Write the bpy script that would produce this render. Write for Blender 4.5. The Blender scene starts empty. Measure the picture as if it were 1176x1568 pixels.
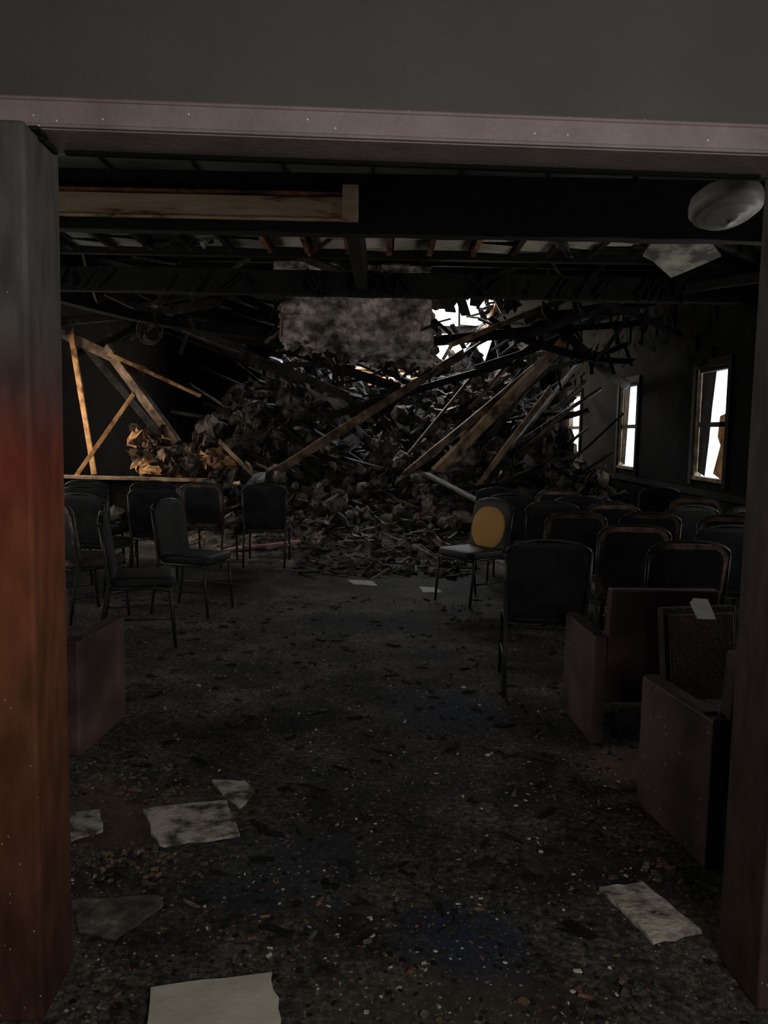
import bpy, math, random
from mathutils import Matrix, Vector, noise
random.seed(11)
sc=bpy.context.scene
sc.view_settings.view_transform='Standard'
try: sc.view_settings.look='None'
except Exception: pass
COL=sc.collection
U=random.uniform

# ------------------------------------------------------------------ materials
def nt(name):
    m=bpy.data.materials.new(name); m.use_nodes=True
    t=m.node_tree; b=t.nodes['Principled BSDF']
    return m,t,b
def ramp(t,stops):
    r=t.nodes.new('ShaderNodeValToRGB'); e=r.color_ramp.elements
    while len(e)<len(stops): e.new(.5)
    for i,(p,c) in enumerate(stops):
        e[i].position=p; e[i].color=(*c,1)
    return r
def mat(name,stops,scale=6,rough=.85,bump=.4,stretch=(1,1,1),spec=.25,metal=0,detail=8,bscale=None,specks=None,bdist=.02,soot=0,smin=.25):
    m,t,b=nt(name); L=t.links
    tc=t.nodes.new('ShaderNodeTexCoord'); mp=t.nodes.new('ShaderNodeMapping')
    mp.inputs['Scale'].default_value=stretch
    L.new(tc.outputs['Object'],mp.inputs[0])
    n=t.nodes.new('ShaderNodeTexNoise'); n.inputs['Scale'].default_value=scale; n.inputs['Detail'].default_value=detail
    n.inputs['Roughness'].default_value=.65
    L.new(mp.outputs[0],n.inputs['Vector'])
    r=ramp(t,stops); L.new(n.outputs[0],r.inputs[0])
    col=r.outputs[0]
    if soot:
        ns=t.nodes.new('ShaderNodeTexNoise'); ns.inputs['Scale'].default_value=soot; ns.inputs['Detail'].default_value=9
        g=t.nodes.new('ShaderNodeNewGeometry'); L.new(g.outputs['Position'],ns.inputs['Vector'])
        rs=ramp(t,[(.38,(smin,smin,smin)),(.56,(1,1,1)),(.72,(1.3,1.27,1.24))]); L.new(ns.outputs[0],rs.inputs[0])
        mx=t.nodes.new('ShaderNodeMix'); mx.data_type='RGBA'; mx.blend_type='MULTIPLY'; mx.inputs[0].default_value=1
        L.new(col,mx.inputs[6]); L.new(rs.outputs[0],mx.inputs[7]); col=mx.outputs[2]
    if specks:
        sc_,th,c=specks
        v=t.nodes.new('ShaderNodeTexVoronoi'); v.inputs['Scale'].default_value=sc_
        L.new(tc.outputs['Object'],v.inputs['Vector'])
        sp=t.nodes.new('ShaderNodeSeparateColor'); L.new(v.outputs['Color'],sp.inputs[0])
        a=t.nodes.new('ShaderNodeMath'); a.operation='LESS_THAN'; a.inputs[1].default_value=.16
        L.new(v.outputs['Distance'],a.inputs[0])
        g=t.nodes.new('ShaderNodeMath'); g.operation='GREATER_THAN'; g.inputs[1].default_value=th
        L.new(sp.outputs[0],g.inputs[0])
        mu=t.nodes.new('ShaderNodeMath'); mu.operation='MULTIPLY'; L.new(a.outputs[0],mu.inputs[0]); L.new(g.outputs[0],mu.inputs[1])
        mx=t.nodes.new('ShaderNodeMix'); mx.data_type='RGBA'; L.new(mu.outputs[0],mx.inputs[0]); L.new(col,mx.inputs[6]); mx.inputs[7].default_value=(*c,1)
        col=mx.outputs[2]
    L.new(col,b.inputs['Base Color'])
    b.inputs['Roughness'].default_value=rough; b.inputs['Specular IOR Level'].default_value=spec; b.inputs['Metallic'].default_value=metal
    if bump:
        n2=t.nodes.new('ShaderNodeTexNoise'); n2.inputs['Scale'].default_value=bscale or scale*5; n2.inputs['Detail'].default_value=5
        L.new(mp.outputs[0],n2.inputs['Vector'])
        bp=t.nodes.new('ShaderNodeBump'); bp.inputs['Strength'].default_value=bump; bp.inputs['Distance'].default_value=bdist
        L.new(n2.outputs[0],bp.inputs['Height']); L.new(bp.outputs[0],b.inputs['Normal'])
    return m
CHAR=mat('charred_wood',[(.3,(.004,.004,.004)),(.7,(.014,.013,.012))],9,.75,.8,spec=.15)
CHAR2=mat('charred_wood_ashy',[(.35,(.009,.008,.008)),(.6,(.037,.035,.034)),(.8,(.095,.09,.085))],7,.8,.7)
BROWNW=mat('scorched_timber',[(.35,(.018,.012,.009)),(.5,(.10,.066,.044)),(.72,(.29,.2,.14))],5,.8,.5)
PLNK=mat('smoked_pale_plank',[(.36,(.08,.035,.018)),(.44,(.3,.2,.13)),(.7,(.46,.36,.26))],2.5,.7,.3,stretch=(.7,4,4))
TANW=mat('raw_timber',[(.38,(.045,.03,.02)),(.5,(.28,.185,.115)),(.75,(.56,.42,.29))],4,.75,.4)
ORW=mat('heat_browned_timber',[(.36,(.1,.045,.02)),(.5,(.42,.22,.09)),(.75,(.65,.42,.2))],5,.7,.3)
JOIST=mat('browned_joist',[(.38,(.03,.014,.008)),(.55,(.2,.085,.04)),(.8,(.4,.2,.1))],4,.8,.3)
PALE=mat('pale_board',[(.3,(.12,.12,.12)),(.5,(.33,.33,.33)),(.75,(.6,.61,.62))],5,.8,.4)
GREYW=mat('weathered_grey_timber',[(.35,(.025,.024,.022)),(.5,(.12,.114,.103)),(.75,(.3,.285,.26))],6,.75,.5)
BLUEG=mat('sheet_metal_scrap',[(.35,(.12,.14,.17)),(.6,(.4,.45,.52))],4,.35,.2,metal=.6)
INSUL=mat('sooty_insulation',[(.34,(.014,.013,.013)),(.47,(.08,.071,.066)),(.6,(.23,.195,.175)),(.8,(.43,.37,.34))],4.2,.95,1.0,bdist=.06)
ASH=mat('ash_rubble',[(.34,(.01,.01,.01)),(.48,(.055,.052,.048)),(.62,(.19,.18,.165)),(.8,(.36,.345,.32))],5,.95,1.0,bdist=.06)
PINKI=mat('torn_pinkish_drywall',[(.36,(.03,.015,.01)),(.5,(.16,.09,.06)),(.7,(.42,.28,.2))],5,.95,.8)
SLABM=mat('soot_streaked_plaster',[(.36,(.05,.046,.043)),(.44,(.2,.18,.17)),(.52,(.42,.37,.35)),(.62,(.6,.53,.5)),(.78,(.72,.6,.56))],2.4,.9,.8,detail=15,bscale=12,bdist=.05,stretch=(1,1,1.5),soot=10,smin=.42)
SOOTW=mat('soot_black_wall',[(.36,(.003,.003,.003)),(.55,(.006,.0058,.0055)),(.68,(.011,.0105,.01)),(.8,(.02,.019,.018))],1.6,.95,.5,detail=12,spec=.08)
SOOTC=mat('soot_ceiling_board',[(.3,(.035,.037,.033)),(.5,(.11,.115,.1)),(.75,(.22,.225,.2))],1.3,.85,.2)
CEILP=mat('ceiling_panel_greyed',[(.34,(.12,.11,.09)),(.46,(.45,.42,.35)),(.8,(.75,.70,.6))],2.6,.85,.2)
CEILT=mat('hanging_tile_sooted',[(.42,(.04,.038,.034)),(.5,(.12,.12,.1)),(.7,(.28,.27,.23))],4,.85,.3)
WALLP=mat('foyer_wall_paint',[(.3,(.066,.060,.058)),(.7,(.088,.081,.078))],2.0,.6,.08,bscale=60)
TRIMP=mat('door_frame_paint_mauve',[(.3,(.18,.138,.14)),(.7,(.29,.235,.24))],5,.45,.1,bscale=60,specks=(75,.93,(.75,.72,.72)))
VINYL=mat('black_vinyl',[(.3,(.006,.006,.007)),(.7,(.02,.02,.021))],5,.6,.15,bscale=70,spec=.22,soot=6)
VINYLB=mat('burnt_brown_vinyl',[(.3,(.015,.008,.006)),(.55,(.06,.03,.02)),(.8,(.14,.075,.05))],5,.6,.3)
RIM=mat('scorched_chair_edge',[(.38,(.015,.01,.009)),(.55,(.12,.07,.055)),(.75,(.26,.17,.14))],7,.6,.3,soot=3)
FOAM=mat('exposed_orange_foam',[(.3,(.32,.16,.055)),(.8,(.46,.26,.1))],3,.9,.2)
STEEL=mat('sooty_steel_tube',[(.3,(.012,.012,.012)),(.7,(.04,.04,.04))],10,.45,.1,metal=.5,spec=.4)
PLUM=mat('plum_brown_laminate',[(.3,(.065,.040,.038)),(.6,(.11,.068,.066)),(.8,(.15,.095,.092))],2.4,.5,.15,bscale=50,specks=(40,.95,(.4,.38,.36)),soot=3,smin=.5)
PLUMD=mat('plum_brown_upholstery_dark',[(.3,(.018,.013,.013)),(.7,(.05,.036,.036))],3,.7,.3,bscale=60,soot=5,smin=.5)
TILEM=mat('fallen_ceiling_tile',[(.40,(.05,.04,.033)),(.46,(.2,.175,.15)),(.56,(.38,.35,.3)),(.8,(.5,.47,.42))],9,.9,.6)
TILEW=mat('fallen_ceiling_tile_clean',[(.3,(.36,.335,.28)),(.7,(.5,.475,.41))],5,.9,.2)
TILED=mat('fallen_ceiling_tile_dirty',[(.4,(.03,.026,.022)),(.56,(.09,.08,.07)),(.75,(.3,.27,.24))],9,.95,.5)
PAPER=mat('scrap_paper',[(.3,(.35,.34,.33)),(.7,(.6,.59,.57))],6,.8,.1)
PINKP=mat('pink_stained_plank',[(.3,(.1,.04,.04)),(.6,(.42,.24,.24)),(.8,(.6,.42,.4))],4,.8,.3)
LAMPM=mat('melted_smoked_plastic',[(.3,(.13,.125,.115)),(.7,(.24,.235,.22))],3,.5,.1)
WINP=mat('window_frame_smoked_paint',[(.35,(.05,.04,.03)),(.6,(.26,.21,.15)),(.8,(.5,.44,.35))],5,.6,.2)
CRUMB=mat('rust_crumbs',[(.3,(.06,.03,.018)),(.7,(.2,.11,.07))],20,.9,.3)
RUBBER=mat('black_cable',[(.3,(.006,.006,.006)),(.7,(.03,.03,.03))],20,.5,.1)

def jamb_mat(name,stops,spec_c=(.3,.24,.2)):
    m,t,b=nt(name); L=t.links
    tc=t.nodes.new('ShaderNodeTexCoord'); sep=t.nodes.new('ShaderNodeSeparateXYZ'); L.new(tc.outputs['Object'],sep.inputs[0])
    mp=t.nodes.new('ShaderNodeMapping'); mp.inputs['Scale'].default_value=(5,5,1.6); L.new(tc.outputs['Object'],mp.inputs[0])
    n=t.nodes.new('ShaderNodeTexNoise'); n.inputs['Scale'].default_value=1.2; n.inputs['Detail'].default_value=6; L.new(mp.outputs[0],n.inputs['Vector'])
    a=t.nodes.new('ShaderNodeMath'); a.operation='MULTIPLY_ADD'; a.inputs[1].default_value=.3; L.new(n.outputs[0],a.inputs[0]); L.new(sep.outputs[2],a.inputs[2])
    d=t.nodes.new('ShaderNodeMath'); d.operation='DIVIDE'; d.inputs[1].default_value=2.4; L.new(a.outputs[0],d.inputs[0])
    r=ramp(t,stops)
    L.new(d.outputs[0],r.inputs[0])
    n2=t.nodes.new('ShaderNodeTexNoise'); n2.inputs['Scale'].default_value=4; n2.inputs['Detail'].default_value=12; L.new(mp.outputs[0],n2.inputs['Vector'])
    r2=ramp(t,[(.3,(.6,.6,.6)),(.65,(1.2,1.2,1.2))]); L.new(n2.outputs[0],r2.inputs[0])
    mx=t.nodes.new('ShaderNodeMix'); mx.data_type='RGBA'; mx.blend_type='MULTIPLY'; mx.inputs[0].default_value=1
    L.new(r.outputs[0],mx.inputs[6]); L.new(r2.outputs[0],mx.inputs[7])
    v=t.nodes.new('ShaderNodeTexVoronoi'); v.inputs['Scale'].default_value=70; L.new(tc.outputs['Object'],v.inputs['Vector'])
    sp=t.nodes.new('ShaderNodeSeparateColor'); L.new(v.outputs['Color'],sp.inputs[0])
    l=t.nodes.new('ShaderNodeMath'); l.operation='LESS_THAN'; l.inputs[1].default_value=.15; L.new(v.outputs['Distance'],l.inputs[0])
    th=t.nodes.new('ShaderNodeMapRange'); th.inputs['From Min'].default_value=0; th.inputs['From Max'].default_value=1.0; th.inputs['To Min'].default_value=.75; th.inputs['To Max'].default_value=.99
    L.new(sep.outputs[2],th.inputs[0])
    g=t.nodes.new('ShaderNodeMath'); g.operation='GREATER_THAN'; L.new(sp.outputs[0],g.inputs[0]); L.new(th.outputs[0],g.inputs[1])
    mu=t.nodes.new('ShaderNodeMath'); mu.operation='MULTIPLY'; L.new(l.outputs[0],mu.inputs[0]); L.new(g.outputs[0],mu.inputs[1])
    m3=t.nodes.new('ShaderNodeMix'); m3.data_type='RGBA'; L.new(mu.outputs[0],m3.inputs[0]); L.new(mx.outputs[2],m3.inputs[6]); m3.inputs[7].default_value=(*spec_c,1)
    L.new(m3.outputs[2],b.inputs['Base Color']); b.inputs['Roughness'].default_value=.6; b.inputs['Specular IOR Level'].default_value=.15
    return m
JAMB=jamb_mat('smoke_stained_door_wood',[(0.0,(.045,.022,.018)),(.2,(.07,.028,.018)),(.42,(.13,.048,.022)),(.58,(.16,.046,.022)),(.66,(.17,.034,.022)),(.73,(.1,.055,.05)),(.8,(.08,.08,.076)),(1,(.09,.09,.085))])
JAMBR=jamb_mat('smoke_darkened_door_wood',[(0.0,(.06,.035,.028)),(.3,(.065,.04,.034)),(.55,(.08,.058,.052)),(.75,(.09,.075,.07)),(1,(.11,.1,.095))])

def floor_mat():
    m,t,b=nt('sooty_carpet'); L=t.links
    g=t.nodes.new('ShaderNodeNewGeometry'); P=g.outputs['Position']
    n=t.nodes.new('ShaderNodeTexNoise'); n.inputs['Scale'].default_value=1.8; n.inputs['Detail'].default_value=12; n.inputs['Roughness'].default_value=.75; L.new(P,n.inputs['Vector'])
    r=ramp(t,[(.39,(.013,.012,.011)),(.5,(.05,.047,.041)),(.64,(.12,.113,.098))]); L.new(n.outputs[0],r.inputs[0]); col=r.outputs[0]
    nf=t.nodes.new('ShaderNodeTexNoise'); nf.inputs['Scale'].default_value=38; nf.inputs['Detail'].default_value=9; nf.inputs['Roughness'].default_value=.8; L.new(P,nf.inputs['Vector'])
    rf=ramp(t,[(.40,(.2,.2,.2)),(.51,(.9,.9,.9)),(.62,(2.6,2.5,2.3))]); L.new(nf.outputs[0],rf.inputs[0])
    mm=t.nodes.new('ShaderNodeMix'); mm.data_type='RGBA'; mm.blend_type='MULTIPLY'; mm.inputs[0].default_value=1; L.new(col,mm.inputs[6]); L.new(rf.outputs[0],mm.inputs[7]); col=mm.outputs[2]
    nd=t.nodes.new('ShaderNodeTexNoise'); nd.inputs['Scale'].default_value=5; nd.inputs['Detail'].default_value=6; L.new(P,nd.inputs['Vector'])
    def stain(cx,cy,rad,c,amt,st=(1,1,1)):
        nonlocal col
        d=t.nodes.new('ShaderNodeVectorMath'); d.operation='SUBTRACT'; d.inputs[1].default_value=(cx,cy,0); L.new(P,d.inputs[0])
        s=t.nodes.new('ShaderNodeVectorMath'); s.operation='MULTIPLY'; s.inputs[1].default_value=(1/st[0],1/st[1],0); L.new(d.outputs[0],s.inputs[0])
        l=t.nodes.new('ShaderNodeVectorMath'); l.operation='LENGTH'; L.new(s.outputs[0],l.inputs[0])
        a=t.nodes.new('ShaderNodeMath'); a.operation='MULTIPLY_ADD'; a.inputs[1].default_value=rad*1.6; L.new(nd.outputs[0],a.inputs[0]); L.new(l.outputs['Value'],a.inputs[2])
        mr=t.nodes.new('ShaderNodeMapRange'); mr.inputs['From Min'].default_value=rad*1.35; mr.inputs['From Max'].default_value=rad*2.0; mr.inputs['To Min'].default_value=amt; mr.inputs['To Max'].default_value=0
        L.new(a.outputs[0],mr.inputs[0])
        mx=t.nodes.new('ShaderNodeMix'); mx.data_type='RGBA'; L.new(mr.outputs[0],mx.inputs[0]); L.new(col,mx.inputs[6]); mx.inputs[7].default_value=(*c,1); col=mx.outputs[2]
    stain(.33,4.4,.36,(.022,.033,.056),.75)
    stain(.28,2.33,.2,(.022,.035,.065),.75)
    stain(-.28,2.7,.3,(.025,.032,.044),.6)
    stain(0,3.5,.4,(.018,.021,.026),.5)
    stain(.32,5.5,.2,(.009,.009,.010),.9,(1.3,.7,1))
    stain(-.45,4.2,.22,(.009,.009,.009),.9,(1.3,.9,1))
    stain(.6,3.3,.16,(.012,.012,.012),.8)
    stain(-.1,6.4,.4,(.012,.012,.012),.7,(2,.7,1))
    stain(-.9,5.0,.3,(.012,.012,.012),.7)
    stain(.75,2.8,.22,(.012,.012,.012),.6)
    stain(-1.05,3.1,.3,(.11,.065,.045),.55)
    stain(1.13,3.65,.2,(.17,.09,.055),.75)
    stain(.2,2.0,.35,(.08,.06,.045),.5,(1.2,.6,1))
    for sc_,th,c,w in ((45,.88,(.34,.31,.26),.22),(80,.8,(.2,.18,.14),.24),(30,.93,(.2,.12,.07),.2),(24,.93,(.01,.01,.01),.35)):
        v=t.nodes.new('ShaderNodeTexVoronoi'); v.inputs['Scale'].default_value=sc_; L.new(P,v.inputs['Vector'])
        sp=t.nodes.new('ShaderNodeSeparateColor'); L.new(v.outputs['Color'],sp.inputs[0])
        l=t.nodes.new('ShaderNodeMath'); l.operation='LESS_THAN'; l.inputs[1].default_value=w; L.new(v.outputs['Distance'],l.inputs[0])
        gg=t.nodes.new('ShaderNodeMath'); gg.operation='GREATER_THAN'; gg.inputs[1].default_value=th; L.new(sp.outputs[0],gg.inputs[0])
        mu=t.nodes.new('ShaderNodeMath'); mu.operation='MULTIPLY'; L.new(l.outputs[0],mu.inputs[0]); L.new(gg.outputs[0],mu.inputs[1])
        mx=t.nodes.new('ShaderNodeMix'); mx.data_type='RGBA'; L.new(mu.outputs[0],mx.inputs[0]); L.new(col,mx.inputs[6]); mx.inputs[7].default_value=(*c,1); col=mx.outputs[2]
    L.new(col,b.inputs['Base Color']); b.inputs['Roughness'].default_value=.85; b.inputs['Specular IOR Level'].default_value=.2
    bp=t.nodes.new('ShaderNodeBump'); bp.inputs['Strength'].default_value=.8; bp.inputs['Distance'].default_value=.015; L.new(nf.outputs[0],bp.inputs['Height']); L.new(bp.outputs[0],b.inputs['Normal'])
    return m
FLOORM=floor_mat()

# ------------------------------------------------------------------ mesh builder
class MB:
    def __init__(s): s.v=[]; s.f=[]; s.m=[]; s.sm=[]; s.mats=[]; s.T=Matrix.Identity(4)
    def mi(s,m):
        if m not in s.mats: s.mats.append(m)
        return s.mats.index(m)
    def add(s,vs,fs,m,smooth=False):
        o=len(s.v); s.v+= [tuple(s.T@Vector(v)) for v in vs]; k=s.mi(m)
        for f in fs: s.f.append([i+o for i in f]); s.m.append(k); s.sm.append(smooth)
    def box(s,x0,x1,y0,y1,z0,z1,m):
        vs=[(x,y,z) for z in(z0,z1) for y in(y0,y1) for x in(x0,x1)]
        s.add(vs,[(0,2,3,1),(4,5,7,6),(0,1,5,4),(2,6,7,3),(0,4,6,2),(1,3,7,5)],m)
    def beam(s,p0,p1,w,h,m,roll=0,jit=.0,seg=1,sag=0):
        p0=Vector(p0);p1=Vector(p1); d=(p1-p0).normalized()
        up=Vector((0,0,1)) if abs(d.z)<.95 else Vector((1,0,0))
        a=d.cross(up).normalized(); b=a.cross(d)
        q=Matrix.Rotation(roll,3,d); a=q@a; b=q@b
        vs=[];fs=[]
        for i in range(seg+1):
            t=i/seg; c=p0.lerp(p1,t)-Vector((0,0,sag*4*t*(1-t)))
            e=1 if i in(0,seg) else .35
            for sx,sy in((-1,-1),(1,-1),(1,1),(-1,1)):
                vs.append(c+a*(sx*w/2+U(-1,1)*jit*.3)+b*(sy*h/2+U(-1,1)*jit*.3)+d*U(-1,1)*jit*e*2)
        for i in range(seg):
            o=i*4
            for k in range(4): fs.append((o+k,o+(k+1)%4,o+4+(k+1)%4,o+4+k))
        fs.append((3,2,1,0)); o=seg*4; fs.append((o,o+1,o+2,o+3))
        s.add(vs,fs,m)
    def lump(s,c,r,m,flat=.6):
        c=Vector(c); vs=[];fs=[]; N=7; R=4; q=Matrix.Rotation(U(0,6),3,Vector((U(-1,1),U(-1,1),U(-1,1))).normalized())
        for i in range(R+1):
            ph=math.pi*i/R
            for k in range(N):
                a=2*math.pi*k/N+i*.4; rr=r*U(.65,1.15)
                vs.append(c+q@Vector((math.sin(ph)*math.cos(a)*rr,math.sin(ph)*math.sin(a)*rr,math.cos(ph)*rr*flat)))
        for i in range(R):
            for k in range(N): fs.append((i*N+k,i*N+(k+1)%N,(i+1)*N+(k+1)%N,(i+1)*N+k))
        s.add(vs,fs,m)
    def sheet(s,c,u,v,m,n=4,wob=.05):
        vs=[];fs=[]
        for j in range(n+1):
            for i in range(n+1):
                a=i/n-.5; b_=j/n-.5; e=.12 if (i in(0,n) or j in(0,n)) else .03
                p=c+u*(a+U(-e,e))+v*(b_+U(-e,e)); w=u.cross(v).normalized()
                vs.append(p+w*(U(-wob,wob)+wob*3*math.sin(a*3)*b_))
        for j in range(n):
            for i in range(n):
                if (i in(0,n-1)) and (j in(0,n-1)) and random.random()<.4: continue
                o=j*(n+1)+i; fs.append((o,o+1,o+n+2,o+n+1))
        s.add(vs,fs,m)
    def plate(s,poly,z,th,m,wob=0):
        n=len(poly); vs=[(x,y,z+U(0,wob)) for x,y in poly]; vs2=[(x,y,v[2]+th) for (x,y),v in zip(poly,vs)]
        fs=[tuple(range(n))[::-1],tuple(range(n,2*n))]+[(i,(i+1)%n,n+(i+1)%n,n+i) for i in range(n)]
        s.add(vs+vs2,fs,m)
    def tube(s,path,r,m,seg=8,closed=False):
        P=[Vector(p) for p in path]; n=len(P); vs=[];fs=[]; prev=None
        for i,p in enumerate(P):
            if closed: d=(P[(i+1)%n]-P[i-1]).normalized()
            else: d=(P[min(i+1,n-1)]-P[max(i-1,0)]).normalized()
            if prev is None:
                prev=d.orthogonal().normalized()
            prev=(prev-d*prev.dot(d)).normalized(); b=d.cross(prev)
            for k in range(seg):
                an=2*math.pi*k/seg; vs.append(p+prev*math.cos(an)*r+b*math.sin(an)*r)
        for i in range(n if closed else n-1):
            for k in range(seg):
                j=(i+1)%n; fs.append((i*seg+k,i*seg+(k+1)%seg,j*seg+(k+1)%seg,j*seg+k))
        if not closed: fs.append(tuple(range(seg))[::-1]); fs.append(tuple((n-1)*seg+k for k in range(seg)))
        s.add(vs,fs,m,True)
    def cushion(s,w,h,t,r,M,mf,mb,me,puff=.6,top=None,mid=None):
        out=[]
        rt=top if top else r
        for cx,cz,a0,rr in((w/2-rt,h/2-rt,0,rt),(-w/2+rt,h/2-rt,90,rt),(-w/2+r,-h/2+r,180,r),(w/2-r,-h/2+r,270,r)):
            for k in range(6):
                a=math.radians(a0+k*18); out.append((cx+math.cos(a)*rr,cz+math.sin(a)*rr))
        n=len(out)
        rings=[(.0,t/2*(1+puff*.25)),(.5,t/2*(1+puff*.2)),(.85,t/2*1.0),(.97,t*.38),(1,t*.15),(1,-t*.15),(.97,-t*.38),(.85,-t/2),(.5,-t/2*(1+puff*.1)),(0,-t/2*(1+puff*.1))]
        mats=[mf,mf,me,me,me,me,me,mb,mb]
        vs=[M@Vector((x*sx,y,z*sx)) for sx,y in rings for x,z in out]
        for i in range(len(rings)-1):
            vv=vs[i*n:(i+2)*n]
            s.add(vv,[(k,(k+1)%n,n+(k+1)%n,n+k) for k in range(n)],mats[i],True)
    def build(s,name,bevel=0,loc=None,rot=None,bseg=2):
        me=bpy.data.meshes.new(name); me.from_pydata(s.v,[],s.f)
        for m in s.mats: me.materials.append(m)
        me.polygons.foreach_set('material_index',s.m); me.polygons.foreach_set('use_smooth',s.sm); me.update()
        o=bpy.data.objects.new(name,me); COL.objects.link(o)
        if loc: o.location=loc
        if rot: o.rotation_euler=rot
        if bevel:
            b=o.modifiers.new('bevel','BEVEL'); b.width=bevel; b.segments=bseg; b.limit_method='ANGLE'
        return o
def inst(o,name,loc,rz=0,rot=None):
    n=bpy.data.objects.new(name,o.data); COL.objects.link(n); n.location=loc; n.rotation_euler=rot if rot else (0,0,rz)
    return n
R_=math.radians
def rdir(s=1):
    return Vector((U(-1,1),U(-1,1),U(-.6,.6)*s)).normalized()

# ------------------------------------------------------------------ room shell
XL,XR,YE,ZR=-5.0,4.0,20.0,3.9
b=MB(); b.box(XL-.3,XR+.3,-3.0,YE+.3,-.12,0,FLOORM); b.build('floor')
YAW=math.radians(2.9); DL,DR,DT=-.84,1.005,2.195; TH=.14
def dw(mb,name,bevel=0,bseg=2): return mb.build(name,bevel,loc=(0,2.085,0),rot=(0,0,YAW),bseg=bseg)
b=MB()
b.box(XL-.1,DL-.02,0,TH,0,4.0,WALLP); b.box(DR+.02,XR+.1,0,TH,0,4.0,WALLP); b.box(DL-.02,DR+.02,0,TH,DT+.02,4.0,WALLP)
dw(b,'wall_front')
b=MB(); b.box(DL-.34,DL,-.085,TH+.012,0,DT-.004,JAMB); dw(b,'trim_1',.01,3)
b=MB(); b.box(DR,DR+.34,-.085,TH+.012,0,DT-.004,JAMBR); dw(b,'trim_2',.01,3)
b=MB(); b.box(DL-.6,DR+.6,-.022,.0,DT+.008,DT+.066,TRIMP)
def bead(z,r): b.tube([(DL-.6,-.024,z),(DR+.6,-.024,z)],r,TRIMP)
bead(DT+.066,.005); bead(DT+.006,.005)
b.box(DL-.03,DR+.03,-.012,TH+.012,DT-.0,DT+.025,TRIMP); b.box(DL+.02,DR-.02,TH-.01,TH+.01,DT-.01,DT+.002,SOOTW)
dw(b,'trim_3',.003)
b=MB(); b.box(DL-.005,DL+.012,.0,.11,DT-.02,DT-.006,CHAR); b.box(DL-.004,DL+.02,-.05,.02,DT-.013,DT-.004,CHAR); dw(b,'door_hinge_remnant',.003)
b=MB(); b.box(-2.7,-2.6,-3,1.9,0,3.0,WALLP); b.build('wall_foyer_left')
b=MB(); b.box(2.6,2.7,-3,2.2,0,3.0,WALLP); b.build('wall_foyer_right')
b=MB(); b.box(-2.7,2.7,-3.1,-3,0,3.0,WALLP); b.build('wall_foyer_back')
b=MB(); b.box(-2.7,2.7,-3.1,2.2,3.0,3.1,SOOTC); b.build('ceiling_foyer')

def side_wall(name,xa,xb,wins,z0,z1):
    b=MB(); ys=[2.0]+[v for w in wins for v in w]+[YE]
    for i in range(0,len(ys)-1,2): b.box(xa,xb,ys[i],ys[i+1],0,ZR+.1,SOOTW)
    for a,c in wins: b.box(xa,xb,a,c,0,z0,SOOTW); b.box(xa,xb,a,c,z1,ZR+.1,SOOTW)
    return b
WZ0,WZ1=.97,2.37
wins=[(3.6,4.6),(6.3,7.3),(9.75,10.75),(13.25,14.25),(17.1,18.2)]  # nearest pair added out of view for fill light; the rest are visible
b=side_wall('wall_right',XR,XR+.08,wins,WZ0,WZ1)
b.box(XR-.03,XR,2.4,YE,.78,.86,CHAR)
for k in range(60):
    y=U(8,19.5); z=U(2.5,3.8); b.sheet(Vector((XR-U(.01,.05),y,z)),Vector((0,U(.2,.9),0)),Vector((0,0,U(.15,.6))),SOOTW,3,.015)
b.build('wall_right')
for i,(a,c) in enumerate(wins):
    b=MB(); x0,x1=XR+.0,XR+.08; t=.045
    b.box(x0-.01,x1,a,a+t,WZ0,WZ1,WINP); b.box(x0-.01,x1,c-t,c,WZ0,WZ1,WINP); b.box(x0-.03,x1,a,c,WZ0,WZ0+t,WINP); b.box(x0,x1,a,c,WZ1-t,WZ1,CHAR)
    zm=(WZ0+WZ1)/2; b.box(x0+.02,x0+.06,a,c,zm-.03,zm+.03,CHAR2)
    b.box(x0-.04,x0,a-.1,a,WZ0-.06,WZ1+.1,CHAR); b.box(x0-.04,x0,c,c+.1,WZ0-.06,WZ1+.1,CHAR2); b.box(x0-.04,x0,a,c,WZ1,WZ1+.1,CHAR)
    if i==2:
        b.add([(x0+.03,c-.5,WZ1-.05),(x0+.03,c-.05,WZ1-.05),(x0+.03,c-.05,WZ0+.1),(x0+.03,c-.3,WZ0+.05),(x0+.03,c-.38,WZ0+.5),(x0+.03,c-.42,WZ0+.9)],[(0,1,2,3,4,5)],CHAR2)
        b.add([(x0+.02,a,WZ0+.85),(x0+.02,a+.3,WZ0+.8),(x0+.02,a+.34,WZ0+.55),(x0+.02,a+.24,WZ0+.45),(x0+.02,a+.42,WZ0+.1),(x0+.02,a,WZ0)],[(0,1,2,3,4,5)],ORW)
    if i==3: b.add([(x0+.03,c-.42,WZ1-.05),(x0+.03,c-.05,WZ1-.05),(x0+.03,c-.05,WZ0+.1),(x0+.03,c-.3,WZ0+.05)],[(0,1,2,3)],BROWNW)
    b.build('window_%d'%(i+1))  # nearest pair frame the added, unseen openings
added_lwins=[(3.6,4.8),(6.4,7.6),(9.8,11.9)]  # unseen windows, all added to light ceiling, chairs and studs
b=side_wall('wall_left',XL-.1,XL,added_lwins,.9,2.5)
b.build('wall_left')
for i,(a,c) in enumerate(added_lwins):
    b=MB()
    for y in (a,(a+c)/2-.03,c-.06): b.box(XL-.1,XL+.02,y,y+.06,.9,2.5,WINP)
    b.box(XL-.1,XL+.03,a,c,.9,.96,WINP); b.box(XL-.1,XL+.02,a,c,2.44,2.5,WINP); b.build('window_%d'%(i+6))  # frames of the added left openings, never in view
b=MB()
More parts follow.
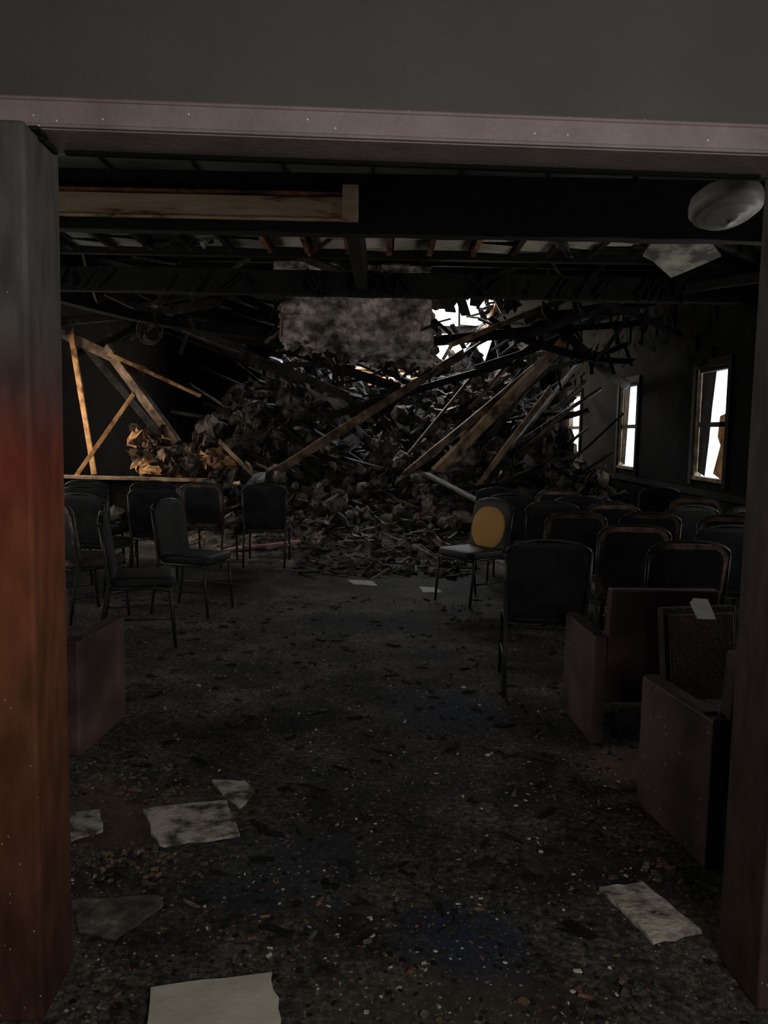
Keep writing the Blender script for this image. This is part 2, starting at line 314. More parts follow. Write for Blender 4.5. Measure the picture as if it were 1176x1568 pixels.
prof=[(XL,ZR),(-1.5,ZR),(-1.35,3.2),(-1.1,2.9),(-.95,2.3),(-.3,2.05),(.4,2.15),(1.0,1.9),(1.6,2.1),(2.15,2.4),(2.3,3.1),(2.55,ZR),(XR,ZR)]
for (x0,z0),(x1,z1) in zip(prof[:-1],prof[1:]):
    b.add([(x0,YE,0),(x1,YE,0),(x1,YE,z1),(x0,YE,z0),(x0,YE+.15,0),(x1,YE+.15,0),(x1,YE+.15,z1),(x0,YE+.15,z0)],[(0,1,2,3),(5,4,7,6),(3,2,6,7)],SOOTW)
b.build('wall_back')
# ceilings
b=MB(); b.box(XL-.1,XR+.1,2.2,6.05,3.3,3.36,SOOTC)
for x in [XL+.61*k for k in range(1,15)]: b.box(x-.008,x+.008,2.3,6.0,3.29,3.3,CHAR)
for y in [2.6+.61*k for k in range(6)]: b.box(XL,XR,y-.008,y+.008,3.29,3.3,CHAR)
b.build('ceiling')
b=MB(); b.box(XL-.1,XR+.1,6.05,8.95,3.46,3.52,CHAR)
x=-4.9
while x<3.95:
    cen=-1.4<x<.9
    b.beam((x,6.15,3.35),(x+U(-.03,.03),8.74,3.34),.05,.06,JOIST if cen else CHAR,jit=.015,seg=5)
    if x+.41<4:
        y=6.15
        while y<8.75:
            L_=U(.4,.9); y1=min(8.8,y+L_)
            q=random.random()
            if -1.6<x<1.0: mm=CEILP if q<.85 else SOOTC
            elif 1.0<=x<3.2: mm=CEILP if q<.4 else (SOOTC if q<.75 else CHAR)
            elif x<-3.0: mm=CEILP if q<.45 else SOOTC
            else: mm=SOOTC if q<.5 else CHAR
            z=3.36+U(0,.02); dz=U(-.04,.02); b.add([(x+.03,y,z),(x+.38,y+U(-.03,.03),z+dz),(x+.38,y1-.02,z+dz*.5),(x+.03,y1-.02+U(-.03,.03),z)],[(0,1,2,3)],mm)
            y=y1
    x+=.41
for k in range(60):
    x=U(-4.8,3.9); y=U(6.6,8.5); L_=U(.1,.5); d=Vector((U(-1,1),U(-1,1),-U(0,.2))).normalized(); c=Vector((x,y,3.33-U(0,.03)))
    if -1.6<x<1.5 and k%4: continue
    if k%2: b.sheet(c,d*L_,d.cross(Vector((0,0,1))).normalized()*U(.05,.16),random.choice([CHAR,CHAR,SOOTC,CHAR2]),3,.02)
    else: b.beam(c-d*L_*.5,c+d*L_*.5,.02,.035,random.choice([CHAR,CHAR,JOIST if -1.4<x<1 else CHAR]),jit=.01,roll=U(0,1))
b.build('ceiling_joist_bay')
b=MB()
hx0,hx1,hy0=-1.6,2.15,14.0
b.box(XL-.1,hx0,8.8,YE+.1,ZR,ZR+.08,CHAR); b.box(hx1,XR+.1,8.8,YE+.1,ZR,ZR+.08,CHAR); b.box(hx0,hx1,8.8,hy0,ZR,ZR+.08,CHAR)
b.box(XL-.1,XR+.1,8.85,8.95,3.3,ZR+.05,CHAR)
for k in range(150):
    e=random.choice('LRFF')
    if e=='L': p=(hx0+U(-.1,.1),U(hy0,YE),ZR-U(0,.1)); q=(p[0]+U(.1,.6),p[1]+U(-.3,.3),ZR-U(0,.4))
    elif e=='R': p=(hx1+U(-.1,.1),U(hy0,YE),ZR-U(0,.1)); q=(p[0]-U(.1,.5),p[1]+U(-.3,.3),ZR-U(0,.4))
    else: p=(U(hx0,hx1),hy0-.05,ZR-U(0,.1)); q=(p[0]+U(-.3,.3),p[1]+U(.1,.5),ZR-U(0,.4))
    b.beam(p,q,U(.05,.2),.02,random.choice([CHAR,CHAR,CHAR2,BROWNW]),jit=.02)
b.build('ceiling_rear')
b=MB()
for y in [9.6+.8*k for k in range(5)]: b.beam((XL,y,ZR-.1),(XR,y,ZR-.12),.06,.2,CHAR,jit=.02,seg=4)
b.beam((XL,18.8,ZR-.08),(XR,18.6,ZR-.14),.06,.16,CHAR2,jit=.03,seg=6); b.beam((XL,16.5,ZR-.08),(.9,16.6,ZR-.3),.06,.16,CHAR2,jit=.03,seg=6)
for x in(-1.1,-.4,.35): b.beam((x,13.9,ZR+.0),(x+U(-.3,.3),19.9,ZR-.05),.05,.13,CHAR,jit=.03,seg=6)
b.beam((1.9,14.6,3.88),(1.75,15.3,3.2),.06,.12,ORW,jit=.03,seg=3)
for k in range(13):
    x=U(.55,2.1); y=U(14.0,15.6); z=ZR-U(0,.65); L_=U(.2,.7); d=Vector((U(-1,1),U(-.4,.4),-U(.0,1.2))).normalized(); c=Vector((x,y,z))
    if k%3: b.beam(c-d*L_/2,c+d*L_/2,U(.02,.05),U(.03,.08),random.choice([CHAR,CHAR,CHAR2,BROWNW]),roll=U(0,3),jit=.02,seg=2)
    else: b.sheet(c,d*L_*.7,d.cross(Vector((0,1,0))).normalized()*U(.08,.2),CHAR,3,.03)
for k in range(75):
    x=U(-4.8,3.8); y=U(9.2,13.5); L_=U(.5,2.0); d=Vector((U(-1,1),U(-.6,.6),U(-.35,.35))).normalized(); c=Vector((x,y,ZR-U(.15,.85)))
    if -1.8<x<2.1 : c.z=ZR-.15
    b.beam(c-d*L_/2,c+d*L_/2,U(.03,.07),U(.03,.12),random.choice([CHAR,CHAR,CHAR2]),roll=U(0,3),jit=.02,seg=2)
b.build('burnt_roof_rafters')
b=MB()
for (x0,z0,x1,z1,y) in [(-4.8,3.3,-1.7,2.75,10.4),(-4.6,3.75,-2.0,2.6,11.2),(-4.9,2.9,-2.4,3.3,11.6),(-3.4,3.5,-1.5,2.3,12.4),(-2.6,3.2,.2,2.2,12.8),(1.6,2.9,3.6,2.6,11.4),(2.0,3.5,3.9,2.85,10.6),(1.3,2.45,3.2,3.3,12.2),(2.3,3.4,3.9,2.3,12.6),(2.1,3.0,3.95,3.25,11.9),(2.4,2.5,3.9,3.0,12.8),(-4.7,2.6,-3.2,3.6,12.7),(-1.9,2.4,-.4,2.6,12.1)]:
    b.beam((x0,y,z0),(x1,y+U(.2,1.0),z1),U(.04,.07),U(.07,.14),random.choice([CHAR,CHAR2,CHAR2,CHAR]),roll=U(-.4,.4),jit=.035,seg=6,sag=U(0,.12))
    for q in range(3):
        t=U(.1,.9); x=x0+(x1-x0)*t; z=z0+(z1-z0)*t; b.beam((x,y+.3,z),(x+U(-.15,.15),y+.3,z-U(.1,.4)),U(.015,.03),U(.02,.06),CHAR,jit=.015)
b.build('sagging_roof_members')

b=MB(); b.beam((XL,6.08,3.10),(XR,6.08,3.10),.14,.42,CHAR,jit=.02,seg=30); b.build('ceiling_beam',.01)
b=MB(); b.beam((-3.4,5.975,3.055),(-.26,5.975,3.05),.04,.145,PLNK,jit=.006,seg=6)
b.beam((-3.4,5.96,3.145),(-.26,5.96,3.14),.07,.018,JOIST,jit=.004,seg=4); b.beam((-3.4,5.965,2.972),(-.26,5.965,2.97),.06,.014,TANW,jit=.003,seg=4); b.box(-.33,-.22,5.92,5.99,2.96,3.2,PLNK); b.build('beam_facing_plank',.004)
b=MB(); b.beam((XL,8.8,3.02),(XR,8.8,3.02),.16,.24,CHAR,jit=.04,seg=34)
for k in range(60):
    x=U(-4.9,3.9); b.beam((x,8.72,3.1+U(-.03,.03)),(x+U(-.2,.2),8.7,2.95-U(0,.08)),U(.02,.08),.02,CHAR,jit=.02)
b.build('ceiling_beam',.006)
b=MB(); b.beam((-.27,6.15,3.10),(-.27,8.7,3.10),.11,.32,CHAR,jit=.01,seg=4); b.build('ceiling_tie_beam',.01)
b=MB(); b.beam((1.9,6.4,3.24),(3.85,8.55,3.24),.07,.08,CHAR,jit=.03,seg=6); b.beam((3.0,8.55,3.0),(3.9,6.4,2.9),.06,.09,CHAR,jit=.03,seg=5); b.build('fallen_ceiling_brace')

b=MB(); b.T=Matrix.Translation((2.36,6.9,2.99))@Matrix.Rotation(math.radians(-24),4,'X')@Matrix.Rotation(math.radians(6),4,'Y')@Matrix.Rotation(math.radians(38),4,'Z')
b.plate([(-.24,-.22),(.05,-.24),(.25,-.21),(.24,.24),(-.05,.22),(-.16,.24),(-.25,.1)],0,.02,CEILT); b.T=Matrix.Identity(4)
b.tube([(2.25,6.9,3.03),(2.27,6.95,3.36)],.006,RUBBER); b.tube([(2.5,6.95,3.0),(2.48,6.95,3.36)],.006,RUBBER); b.build('hanging_ceiling_tile')
b=MB(); vs=[];fs=[];N=36
prof=[(.0,-.11),(.05,-.115),(.075,-.095),(.10,-.10),(.125,-.074),(.15,-.082),(.168,-.05),(.188,-.055),(.195,-.03),(.205,-.02),(.2,.0),(.2,.02),(.19,.05),(.16,.07),(.1,.08),(0,.08)]
for r,z in prof:
    for k in range(N):
        a=2*math.pi*k/N; w=1.02+.03*math.sin(3*a+z*10); vs.append((r*math.cos(a)*w,r*math.sin(a)*w,z+.008*math.sin(2*a+1)))
for i in range(len(prof)-1):
    for k in range(N): fs.append((i*N+k,i*N+(k+1)%N,(i+1)*N+(k+1)%N,(i+1)*N+k))
b.add(vs,fs,LAMPM,True); b.tube([(0,0,.07),(.0,.0,.42)],.03,STEEL)
b.build('melted_ceiling_lamp',loc=(1.93,4.9,2.84),rot=(math.radians(-14),math.radians(-6),0))

# ------------------------------------------------------------------ hanging plaster slab
SC=[Vector(c) for c in [(-1.42,10.5,3.6),(.52,10.5,3.55),(.68,11.5,2.32),(-1.36,11.3,2.62)]]
def slab(name,corn,mt,nx=80,ny=52,amp=.05,rag=.02,thick=.10):
    A,B,C_,D=corn
    vs=[];fs=[];b=MB()
    for j in range(ny+1):
        for i in range(nx+1):
            u=i/nx;v=j/ny
            p=A.lerp(B,u).lerp(D.lerp(C_,u),v)
            nn=noise.noise(p*1.7)*amp-abs(noise.noise(p*3.2))*amp*1.2+U(-.004,.004)-abs(noise.noise(p*9))*.02
            cell=noise.cell(Vector((p.x*1.7+p.z*.6,p.z*2.0,0)))*.06
            if i in(0,nx): p=p+(B-A).normalized()*(U(-rag,rag)+noise.noise(Vector((0,v*5,i)))*.10)
            if j==ny: p=p+(D-A).normalized()*(U(-rag,rag)+noise.noise(Vector((u*5,0,0)))*.16)
            vs.append(p+Vector((0,nn+cell,nn*.3)))
    for j in range(ny):
        for i in range(nx):
            o=j*(nx+1)+i; fs.append((o,o+nx+1,o+nx+2,o+1))
    b.add(vs,fs,mt)
    for k in range(60):
        u=U(0,1); v=1-abs(random.gauss(0,.04)) if k%3 else U(.2,1)
        if k%3==0: u=random.choice([0,1])
        p=A.lerp(B,u).lerp(D.lerp(C_,u),v)+Vector((U(-.05,.05),-.06,U(-.06,.03)))
        if k%2: b.lump(p,U(.02,.06),random.choice([mt,INSUL,ASH]),.7)
        else:
            d=Vector((U(-1,1),U(-.3,.3),-U(.1,1))).normalized(); b.beam(p,p+d*U(.1,.25),U(.02,.04),.012,random.choice([CHAR,BROWNW,CHAR2]),jit=.02)
    o=b.build(name); s=o.modifiers.new('s','SOLIDIFY'); s.thickness=thick*.4; s.offset=0
    return o
slab('hanging_plaster_ceiling_slab',SC,SLABM)
b=MB()
for x in(-1.1,-.3,.35): b.beam((x,10.65,3.4),(x+.02,10.65,3.9),.04,.08,CHAR)
b.build('slab_hanger')

# ------------------------------------------------------------------ debris mound
def ss(a,b_,x):
    t=max(0,min(1,(x-a)/(b_-a))); return t*t*(3-2*t)
HP=[(-5.2,.25),(-4,.35),(-3.3,.9),(-2.6,1.9),(-1.6,2.45),(-.9,2.2),(0,1.85),(.8,2.05),(1.6,2.4),(2.5,2.3),(3.1,1.1),(4.2,.5)]
def H(x):
    for (a,h0),(c,h1) in zip(HP[:-1],HP[1:]):
        if a<=x<=c: return h0+(h1-h0)*ss(a,c,x)
    return .2
def hm(x,y):
    y0=11.5+.4*noise.noise(Vector((x*.8,0,3)))-.7*ss(1.5,2.6,abs(x))
    s=ss(y0-.4,15.2,y)**.8; back=1-.45*ss(15.6,19,y)
    n=noise.noise(Vector((x*1.1,y*1.1,0)))*.45+noise.noise(Vector((x*3,y*3,5)))*.3+noise.noise(Vector((x*8,y*8,9)))*.1
    low=ss(8.3,12,y)*ss(2.6,1.0,abs(x+.3))*(.26+.16*max(0,noise.noise(Vector((x*2,y*2,3))))+.14*noise.noise(Vector((x*6,y*6,3))))
    return max(-.05,H(x)*s*back+n*min(1,s*3)-.03+low)
b=MB(); nx,ny=120,125; gx=[XL+.04+(XR-XL-.1)*i/nx for i in range(nx+1)]; Y0=8.2; gy=[Y0+(YE-.05-Y0)*j/ny for j in range(ny+1)]
allv=[]
for j in range(ny+1):
    for i in range(nx+1):
        x=gx[i]+(U(-.03,.03) if 0<i<nx else 0); y=gy[j]+U(-.03,.03)*(1 if j<ny else 0); h=hm(x,y); allv.append((x,y,h+U(-.06,.06)*min(1,max(0,h)*3)))
b.v+=allv
for j in range(ny):
    for i in range(nx):
        c=noise.noise(Vector((gx[i]*.9,gy[j]*.9,20)))+U(-.3,.3)
        mt=INSUL if c>.1 else (ASH if c>-.35 else CHAR)
        if gy[j]<12 and mt is CHAR: mt=ASH
        if -3.9<gx[i]<-2.3 and gy[j]<12.6: mt=INSUL
        k=b.mi(mt); a=j*(nx+1)+i
        for f in((a,a+1,a+nx+2),(a,a+nx+2,a+nx+1)): b.f.append(list(f)); b.m.append(k); b.sm.append(False)
b.build('collapsed_roof_debris_mound')
b=MB()
for k in range(2700):
    x=U(-4,3.4); y=U(10.9,16.5); h=hm(x,y)
    if h<.05: continue
    q=random.random(); L_=U(.08,.45)
    mt=random.choices([CHAR,CHAR2,ASH,BROWNW,INSUL,PALE,BLUEG,GREYW,TANW],[22,18,14,7,14,8,6,9,1])[0]
    d=rdir(); c=Vector((x,y,h+U(-.02,.12)))
    if q<.30: b.beam(c-d*L_/2,c+d*L_/2,U(.01,.05),U(.01,.035),mt,roll=U(0,3),jit=.02)
    elif q<.72: b.lump(c,U(.04,.24),random.choice([ASH,INSUL,INSUL,ASH,CHAR2]),U(.3,.8))
    else:
        u=rdir()*U(.15,.6); v=u.cross(rdir()).normalized()*U(.06,.34); b.sheet(c,u,v,mt,3,.015)
b.build('roof_debris_fragments')
b=MB()
for k in range(85):
    x=U(-3.2,3.0); y=U(11.8,16.0); L_=U(.8,2.6)
    sg=-1 if x>.2+U(-1.2,1.2) else 1
    d=Vector((sg,U(-1.2,.3),-U(-.1,.95))).normalized()
    c=Vector((x,y,hm(x,y)+U(.0,.2)))
    mt=random.choices([CHAR,CHAR2,BROWNW,GREYW,TANW],[50,24,12,9,3])[0]
    b.beam(c-d*L_/2,c+d*L_/2,U(.02,.06),U(.03,.1),mt,roll=U(0,3),jit=.035,seg=4,sag=U(-.06,.09))
for k in range(30):
    x=U(-.6,2.9); y=U(14.5,18.5); z=U(2.1,2.9); L_=U(.6,1.9); d=Vector((U(-1,1),U(-.3,.3),U(-.7,.7))).normalized(); c=Vector((x,y,z))
    b.beam(c-d*L_/2,c+d*L_/2,U(.04,.08),U(.04,.12),random.choices([CHAR,CHAR2,BROWNW],[6,3,1])[0],roll=U(0,3),jit=.03,seg=3)
for k in range(12):
    x0=U(-3.6,-.8); b.beam((x0-1.3,U(12.5,14),3.3+U(-.1,.3)),(x0+1.2,U(12.5,14),2.5+U(-.2,.3)),.05,.12,CHAR,roll=U(0,3),jit=.02,seg=3)
for k in range(10):
    x0=.2+U(0,1.5); z0=.8+U(0,.5); b.beam((x0,U(12.1,12.7),z0),(x0+1.1+U(0,.9),U(12.8,13.6),z0+1.0+U(.2,1.0)),U(.03,.05),U(.05,.1),random.choice([BROWNW,BROWNW,GREYW,CHAR2,CHAR]),roll=U(0,3),jit=.03,seg=4)
b.build('collapsed_roof_timbers')
b=MB()
for k in range(30):
    x=U(-1.4,2.7); y=U(14.8,18); c=Vector((x,y,hm(x,y)+U(.0,.2))); b.lump(c,U(.12,.3),random.choice([ASH,INSUL,CHAR,CHAR]),U(.4,.8))
for k in range(30):
    x=U(1.8,3.0); y=U(14,17); c=Vector((x,y,U(2.3,3.5))); u=rdir()*U(.3,.7); v=u.cross(rdir()).normalized()*U(.1,.3); b.sheet(c,u,v,random.choice([CHAR,CHAR2,INSUL,CHAR]),3,.04)
b.build('roof_edge_wreckage')
def tim(name,p0,p1,w,h,mt,roll=0,seg=5,jit=.015,sag=0):
    b=MB(); b.beam(p0,p1,w,h,mt,roll,jit,seg,sag); return b.build(name,.004)
tim('fallen_rafter',(-1.85,11.9,.72),(1.15,12.6,2.70),.06,.12,BROWNW,jit=.03)
tim('fallen_rafter',(.75,12.0,.95),(2.62,12.6,2.86),.07,.17,TANW,roll=.4,jit=.03)
tim('fallen_rafter',(1.32,12.0,.72),(2.45,12.5,2.2),.05,.08,TANW,jit=.03)
tim('fallen_rafter',(.9,12.4,2.78),(2.62,13.0,3.55),.04,.08,TANW,jit=.03)
tim('fallen_rafter',(.1,12.6,2.80),(2.3,12.8,3.08),.07,.15,CHAR,jit=.03)
tim('fallen_rafter',(.3,12.0,.9),(2.2,12.5,2.5),.06,.1,BROWNW,jit=.03)
tim('fallen_rafter',(-.9,12.3,1.7),(1.9,12.8,2.6),.06,.1,CHAR,jit=.03)
tim('fallen_rafter',(-2.9,12.6,2.95),(.6,13.4,2.55),.06,.13,CHAR,jit=.03)
tim('fallen_rafter',(-3.9,12.4,3.3),(-.6,13.2,2.05),.06,.13,CHAR2,jit=.03)
tim('leaning_wall_stud',(-4.52,12,2.9),(-4.2,12,.8),.04,.075,ORW)
tim('leaning_wall_stud',(-4.42,11.8,.76),(-3.62,12,1.98),.035,.06,ORW)
tim('leaning_wall_stud',(-4.0,12,2.62),(-3.0,12,1.28),.07,.15,BROWNW,roll=.5)
tim('leaning_wall_stud',(-3.9,11.8,2.52),(-2.65,12,1.96),.03,.05,ORW)
tim('leaning_wall_stud',(-4.95,12.1,2.95),(-3.5,12.1,2.3),.05,.14,BROWNW)
tim('leaning_wall_stud',(-4.7,12.3,3.0),(-3.2,12.4,1.2),.05,.1,CHAR2)
tim('leaning_wall_stud',(-3.45,11.9,1.15),(-2.9,12.0,.75),.04,.08,BROWNW)
tim('top_sill_plank',(-4.95,11.6,.80),(-2.5,11.6,.78),.18,.045,TANW)
b=MB()
for x in(-4.8,-4.0,-3.2,-2.6): b.box(x,x+.06,11.55,11.65,0,.77,CHAR)
b.box(-4.95,-2.5,11.64,11.66,0,.76,CHAR); b.build('half_wall_partition')
b=MB()
for k in range(110):
    x=U(-3.65,-2.2); z=U(.8,1.55-(x+3.6)*.35); c=Vector((x,U(11.8,12.2),z)); u=rdir()*U(.12,.4); v=u.cross(rdir()).normalized()*U(.05,.2)
    if k%3: b.sheet(c,u,v,random.choice([INSUL,PINKI,PINKI,ORW,BROWNW]),3,.02)
    else: b.lump(c,U(.05,.15),random.choice([INSUL,PINKI]),.6)
b.build('torn_drywall_heap')
b=MB()
for k in range(34):
    c=Vector((U(-.75,.75),U(14.9,17.2),U(2.25,2.75))); d=Vector((1,U(-.4,.4),U(-.35,.35))).normalized(); L_=U(.15,.5); b.beam(c-d*L_,c+d*L_,U(.05,.16),.03,ORW,roll=U(0,3),jit=.03)
b.beam((-.9,16.5,2.15),(.9,16.5,2.15),.1,.2,BROWNW,seg=3,jit=.03)
b.build('splintered_sheathing')
tim('fallen_pale_board',(.5,10.6,1.0),(1.15,10.3,.68),.2,.025,GREYW)
tim('fallen_pink_plank',(-2.1,9.75,.04),(-1.0,10.0,.16),.12,.03,PINKP,jit=.01)
b=MB()
for k in range(4):
    r=.19-.03*k; b.tube([(-3.36+math.cos(a)*r+U(-.01,.01),11.95+.02*k+.04*math.sin(a*2+k),2.86+math.sin(a)*r*.95) for a in [i*2*math.pi/20 for i in range(20)]],.013,CHAR2,closed=True,seg=6)
b.tube([(-3.36,11.95,3.03),(-3.3,11.95,3.5),(-3.3,11.95,3.88)],.012,RUBBER); b.build('coiled_cable')

b=MB()
for k in range(60):
    x=U(-1.5,1.1); y=U(10.2,12.2); z=hm(x,y)+.05; c=Vector((x,y,max(.05,z))); u=rdir(.5)*U(.12,.5); v=u.cross(Vector((U(-.6,.6),U(-.6,.6),1))).normalized()*U(.06,.26); b.sheet(c,u,v,random.choice([PALE,TILEM,TILED,INSUL,ASH]),3,.02)
for k in range(520):
    x=U(-.95,.95); y=U(8.5,12.0)
    if y>10.4: x*=1.6
    z=max(0,hm(x,y))
    if k%3: b.lump((x,y,z+.01),U(.01,.08),random.choice([ASH,ASH,INSUL,CHAR2,CHAR]),.6)
    else:
        d=rdir(.3); L_=U(.04,.25); c=Vector((x,y,z+.03)); b.beam(c-d*L_,c+d*L_,U(.01,.04),.015,random.choice([CHAR,CHAR2,GREYW,BROWNW]),jit=.01)
b.build('broken_board_scatter')

# ------------------------------------------------------------------ chairs
def banquet(name,front,back,edge,loc,rz,center=None):
    b=MB()
    rec=math.radians(-9)
    Mb=Matrix.Translation((0,-.215,.675))@Matrix.Rotation(-rec,4,'X')
    b.cushion(.47,.47,.05,.04,Mb,front,back,edge,top=.09)
    if center:
        b.cushion(.41,.38,.03,.17,Mb@Matrix.Translation((0,.024,-.02)),center,center,center,top=.17)
    Ms=Matrix.Translation((0,.02,.45))@Matrix.Rotation(math.radians(90),4,'X')@Matrix.Rotation(math.pi,4,'Y')
    b.cushion(.45,.44,.075,.06,Ms,back,back,edge)
    for sx in(-1,1):
        x=sx*.225
        b.tube([(x,-.27,.0),(x,-.235,.25),(x,-.2,.45),(x*1.04,-.225,.65),(x*1.04,-.25,.84)],.012,STEEL)
        b.tube([(x,.235,.0),(x,.21,.25),(x*.98,.2,.405),(x*.97,.12,.415),(x*.97,-.18,.415)],.012,STEEL)
        b.tube([(x,-.235,.2),(x,.215,.2)],.008,STEEL)
    b.tube([(-.234,-.25,.84)]+[(.234*math.cos(a)*-1,-.257,.84+.075*math.sin(a)) for a in [math.pi*k/10 for k in range(1,10)]]+[(.234,-.25,.84)],.012,STEEL)
    b.tube([(-.22,.2,.4),(.22,.2,.4)],.01,STEEL); b.tube([(-.22,-.2,.4),(.22,-.2,.4)],.01,STEEL)
    return b.build(name,loc=loc,rot=(0,0,rz))
cA=banquet('banquet_chair',VINYL,VINYL,VINYL,(.955,4.88,0),R_(-5))
cB=banquet('banquet_chair',VINYLB,VINYL,RIM,(1.74,4.95,0),R_(2))
cC=banquet('banquet_chair',VINYL,VINYL,VINYL,(.80,7.35,0),R_(128),center=FOAM)
for i,(y,x0,n) in enumerate([(5.75,1.68,4),(6.65,1.5,4),(7.5,1.45,5),(8.35,1.35,5),(9.2,1.3,5),(10.0,1.45,4)]):
    for k in range(n):
        x=x0+.6*k+U(-.04,.04)
        if x>3.6 or random.random()<.08*i: continue
        inst(cB if random.random()<.6 else cA,'banquet_chair',(x,y+U(-.1,.1),0),R_(U(-9,9)-(7 if i>2 else 0)))
inst(cA,'banquet_chair',(-1.55,6.75,0),R_(-105)); inst(cA,'banquet_chair',(-1.7,5.75,0),R_(-75))
inst(cB,'banquet_chair',(-2.3,5.1,0),R_(-15)); inst(cB,'banquet_chair',(-2.35,6.5,0),R_(-40))
for (x,y) in [(-2.6,7.5),(-3.25,7.6),(-2.3,8.35),(-2.95,8.4),(-3.6,8.35),(-1.3,9.2),(-1.93,9.2),(-2.6,9.35),(-3.25,9.3),(-3.9,9.3)]:
    inst(random.choice([cA,cA,cB]),'banquet_chair',(x,y,0),R_(U(-14,14)))

def armchair(name,loc,rz,bh=.77):
    b=MB(); W=.66;D=.50
    for x in(0,W-.06): b.box(x,x+.06,-.03,D,.0,.535,PLUM)
    for x in(.001,W-.059): b.box(x,x+.058,.03,D-.01,.53,.545,PLUMD)
    vs=[(.065,-.05,bh),(W-.065,-.05,bh),(W-.065,.0,.2),(.065,.0,.2),(.065,.02,bh),(W-.065,.02,bh),(W-.065,.07,.2),(.065,.07,.2)]
    b.add(vs,[(0,1,2,3),(7,6,5,4),(0,4,5,1),(3,2,6,7),(0,3,7,4),(1,5,6,2)],PLUM)
    M=Matrix.Translation((W/2,.28,.38))@Matrix.Rotation(R_(90),4,'X')@Matrix.Rotation(math.pi,4,'Y')
    b.cushion(W-.13,.42,.12,.04,M,PLUMD,PLUMD,PLUMD)
    b.box(.06,W-.06,.05,D-.05,.22,.32,PLUMD)
    return b.build(name,.008,loc=loc,rot=(0,0,rz))
armchair('lounge_armchair',(1.14,2.80,0),R_(9))
armchair('lounge_armchair',(1.03,3.96,0),R_(3))
armchair('lounge_armchair',(-2.02,3.74,0),R_(-5))
b=MB(); b.T=Matrix.Translation((1.24,3.40,0))@Matrix.Rotation(R_(14),4,'Z')@Matrix.Rotation(R_(-9),4,'X')
b.box(0,.36,0,.05,0.01,.78,PLUMD); b.box(.02,.34,-.012,0,.25,.75,PLUM); b.build('loose_seat_panel',.008)
b=MB(); b.T=Matrix.Translation((1.37,3.50,.775))@Matrix.Rotation(R_(20),4,'Z')@Matrix.Rotation(R_(48),4,'X'); b.plate([(-.05,-.05),(.04,-.06),(.05,.04),(-.02,.05),(-.05,.03)],0,.004,PAPER); b.build('paper_scrap')

# ------------------------------------------------------------------ floor litter
def tile(name,poly,mt,th=.012,wob=.003):
    out=[]; n=len(poly)
    for i in range(n):
        p=Vector(poly[i]); q=Vector(poly[(i+1)%n])
        for k in range(5):
            t=k/5; r=p.lerp(q,t); j=.003 if k==0 else .006
            out.append((r.x+U(-j,j),r.y+U(-j,j)))
    if sum(out[i][0]*out[(i+1)%len(out)][1]-out[(i+1)%len(out)][0]*out[i][1] for i in range(len(out)))<0: out=out[::-1]
    b=MB(); b.plate(out,.001,th,mt,wob); return b.build(name)
tiles=[[(-.92,3.12),(-.61,3.22),(-.51,2.93),(-.78,2.84)],[(-.71,3.41),(-.57,3.40),(-.51,3.31),(-.55,3.16),(-.62,3.25)],[(-1.20,3.07),(-1.09,3.11),(-1.02,2.95),(-1.11,2.87)],
[(-.96,2.48),(-.70,2.52),(-.67,2.47),(-.76,2.30),(-.88,2.33)],[(-.60,2.08),(-.287,2.154),(-.237,1.97),(-.26,1.8),(-.52,1.76)],[(.737,2.614),(.893,2.65),(.99,2.388),(.822,2.327)]]
for p,m in zip(tiles,[TILEM,TILEM,TILEM,TILED,TILEW,TILEM]): tile('broken_ceiling_tile',p,m)
tile('paper_sheet',[(-.36,8.3),(-.1,8.25),(-.05,8.0),(-.28,8.05)],PAPER,.004)
tile('paper_sheet',[(.36,8.0),(.52,7.95),(.56,7.72),(.38,7.7)],PAPER,.004)
def clear(x,y):
    for p in tiles:
        cx=sum(q[0] for q in p)/len(p); cy=sum(q[1] for q in p)/len(p)
        if abs(x-cx)<.2 and abs(y-cy)<.17: return False
    return not (y<2.4 and (x<-.8 or x>.9))
b=MB()
for k in range(6000):
    y=1.7+ (U(0,1)**1.4)*5.8; x=U(-.40,.36)*y
    if not clear(x,y): continue
    s=U(.002,.006)*(1 if random.random()<.95 else 2.0)
    mt=random.choices([CHAR2,PALE,TILEW,CRUMB,TILED,CHAR],[24,5,4,14,30,22])[0]
    d=Vector((U(-1,1),U(-1,1),0)).normalized(); c=Vector((x,y,s*.4)); b.beam(c-d*s*U(.6,2.2),c+d*s,s*U(.8,1.8),s*.8,mt,roll=U(-.4,.4),jit=s*.3)
for k in range(360):
    y=2.3+U(0,5.2); x=U(-.36,.30)*y
    if not clear(x,y): continue
    s=U(.008,.035); d=Vector((U(-1,1),U(-1,1),0)).normalized(); c=Vector((x,y,.006)); b.beam(c-d*s*U(.8,2.2),c+d*s,s*U(.3,1.2),.008,random.choice([CHAR,CHAR,CHAR2,TILED,CHAR2]),jit=s*.5,seg=2)
for (cx,cy,n,rad) in [(-1.1,3.35,220,.3),(1.3,3.55,60,.1),(-.85,2.7,150,.16),(1.0,2.75,60,.08)]:
    for k in range(n):
        a=U(0,6.28); r=rad*math.sqrt(U(0,1)); s=U(.003,.010); x=cx+math.cos(a)*r; y=cy+math.sin(a)*r
        if not clear(x,y): continue
        c=Vector((x,y,s*.5)); d=rdir(.3)
        b.beam(c-d*s,c+d*s,s*1.3,s,random.choice([CRUMB,TILED,TILED,CHAR2]),jit=s*.4)
b.build('plaster_crumbs')

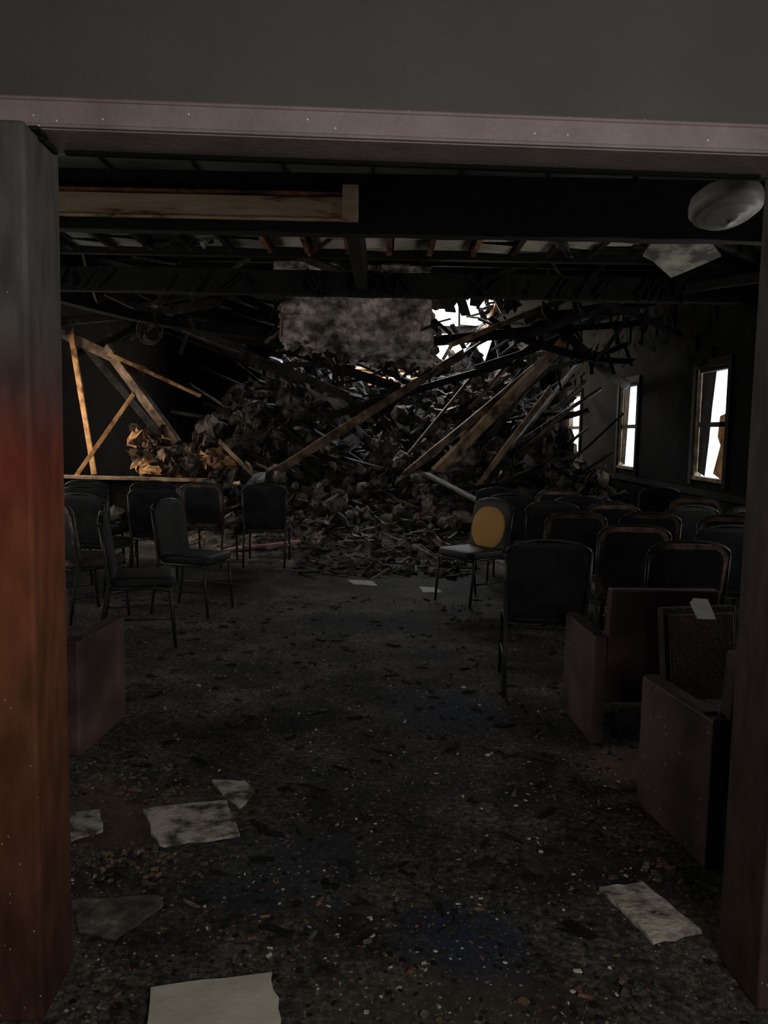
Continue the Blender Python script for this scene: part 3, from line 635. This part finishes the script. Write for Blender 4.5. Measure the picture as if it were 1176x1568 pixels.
# ------------------------------------------------------------------ lights
w=bpy.data.worlds.new('sky'); sc.world=w; w.use_nodes=True
bg=w.node_tree.nodes['Background']; bg.inputs[0].default_value=(.96,.96,.97,1); bg.inputs[1].default_value=2.2
def area(name,loc,target,sx,sy,e,c=(1,1,1)):
    l=bpy.data.lights.new(name,'AREA'); l.shape='RECTANGLE'; l.size=sx; l.size_y=sy; l.energy=e; l.color=c
    o=bpy.data.objects.new(name,l); COL.objects.link(o); o.location=loc
    o.rotation_euler=(Vector(target)-Vector(loc)).to_track_quat('-Z','Y').to_euler(); return o
area('foyer_lamp',(1.0,-.9,1.75),(-.1,3,.9),1.4,.9,52,(1,.94,.87))
area('daylight_roof',(.3,17,5.4),(-.1,13.0,1.0),3.2,3.5,1100,(.95,.97,1))
area('daylight_gap',(.5,20.9,3.0),(0,13.5,1.8),2.8,1.6,320,(1,.82,.58))
area('daylight_left_window',(-5.9,10.9,2.1),(-3.6,12.2,1.3),1.6,1.4,100,(1,.8,.56))  # added lamp at an unseen, invented window, to warm the leaning studs
for i,(a,c) in enumerate(wins): area('daylight_window',(XR+.6,(a+c)/2,(1.2 if i==1 else 1.7)),(XR-2,(a+c)/2+(1.0 if i==1 else 0),(3.2 if i==1 else 1.9 if i==0 else 1.1)),.95,1.4,((24,60)[i] if i<2 else 16),(1,.95,.86))  # nearest pair are added fill lamps; the rest stand at visible windows
for i,(a,c) in enumerate(added_lwins[:2]): area('daylight_window',(XL-.6,(a+c)/2,(1.2 if i==1 else 1.7)),(XL+2,(a+c)/2+(1.6 if i==1 else 0),3.0 if i else 2.6),1.1,1.5,(24,60)[i],(1,.95,.86))  # added fill lamps outside the unseen left windows, for ceiling and chairs

# ------------------------------------------------------------------ camera
cam=bpy.data.cameras.new('camera'); o=bpy.data.objects.new('camera',cam); COL.objects.link(o)
cam.sensor_fit='VERTICAL'; cam.sensor_height=36; cam.lens=36*1270/1568
o.matrix_world=Matrix.Translation((0,0,1.5))@Matrix.Rotation(R_(84.5),4,'X')@Matrix.Rotation(R_(1.1),4,'Z')
cam.clip_start=.05
sc.camera=o
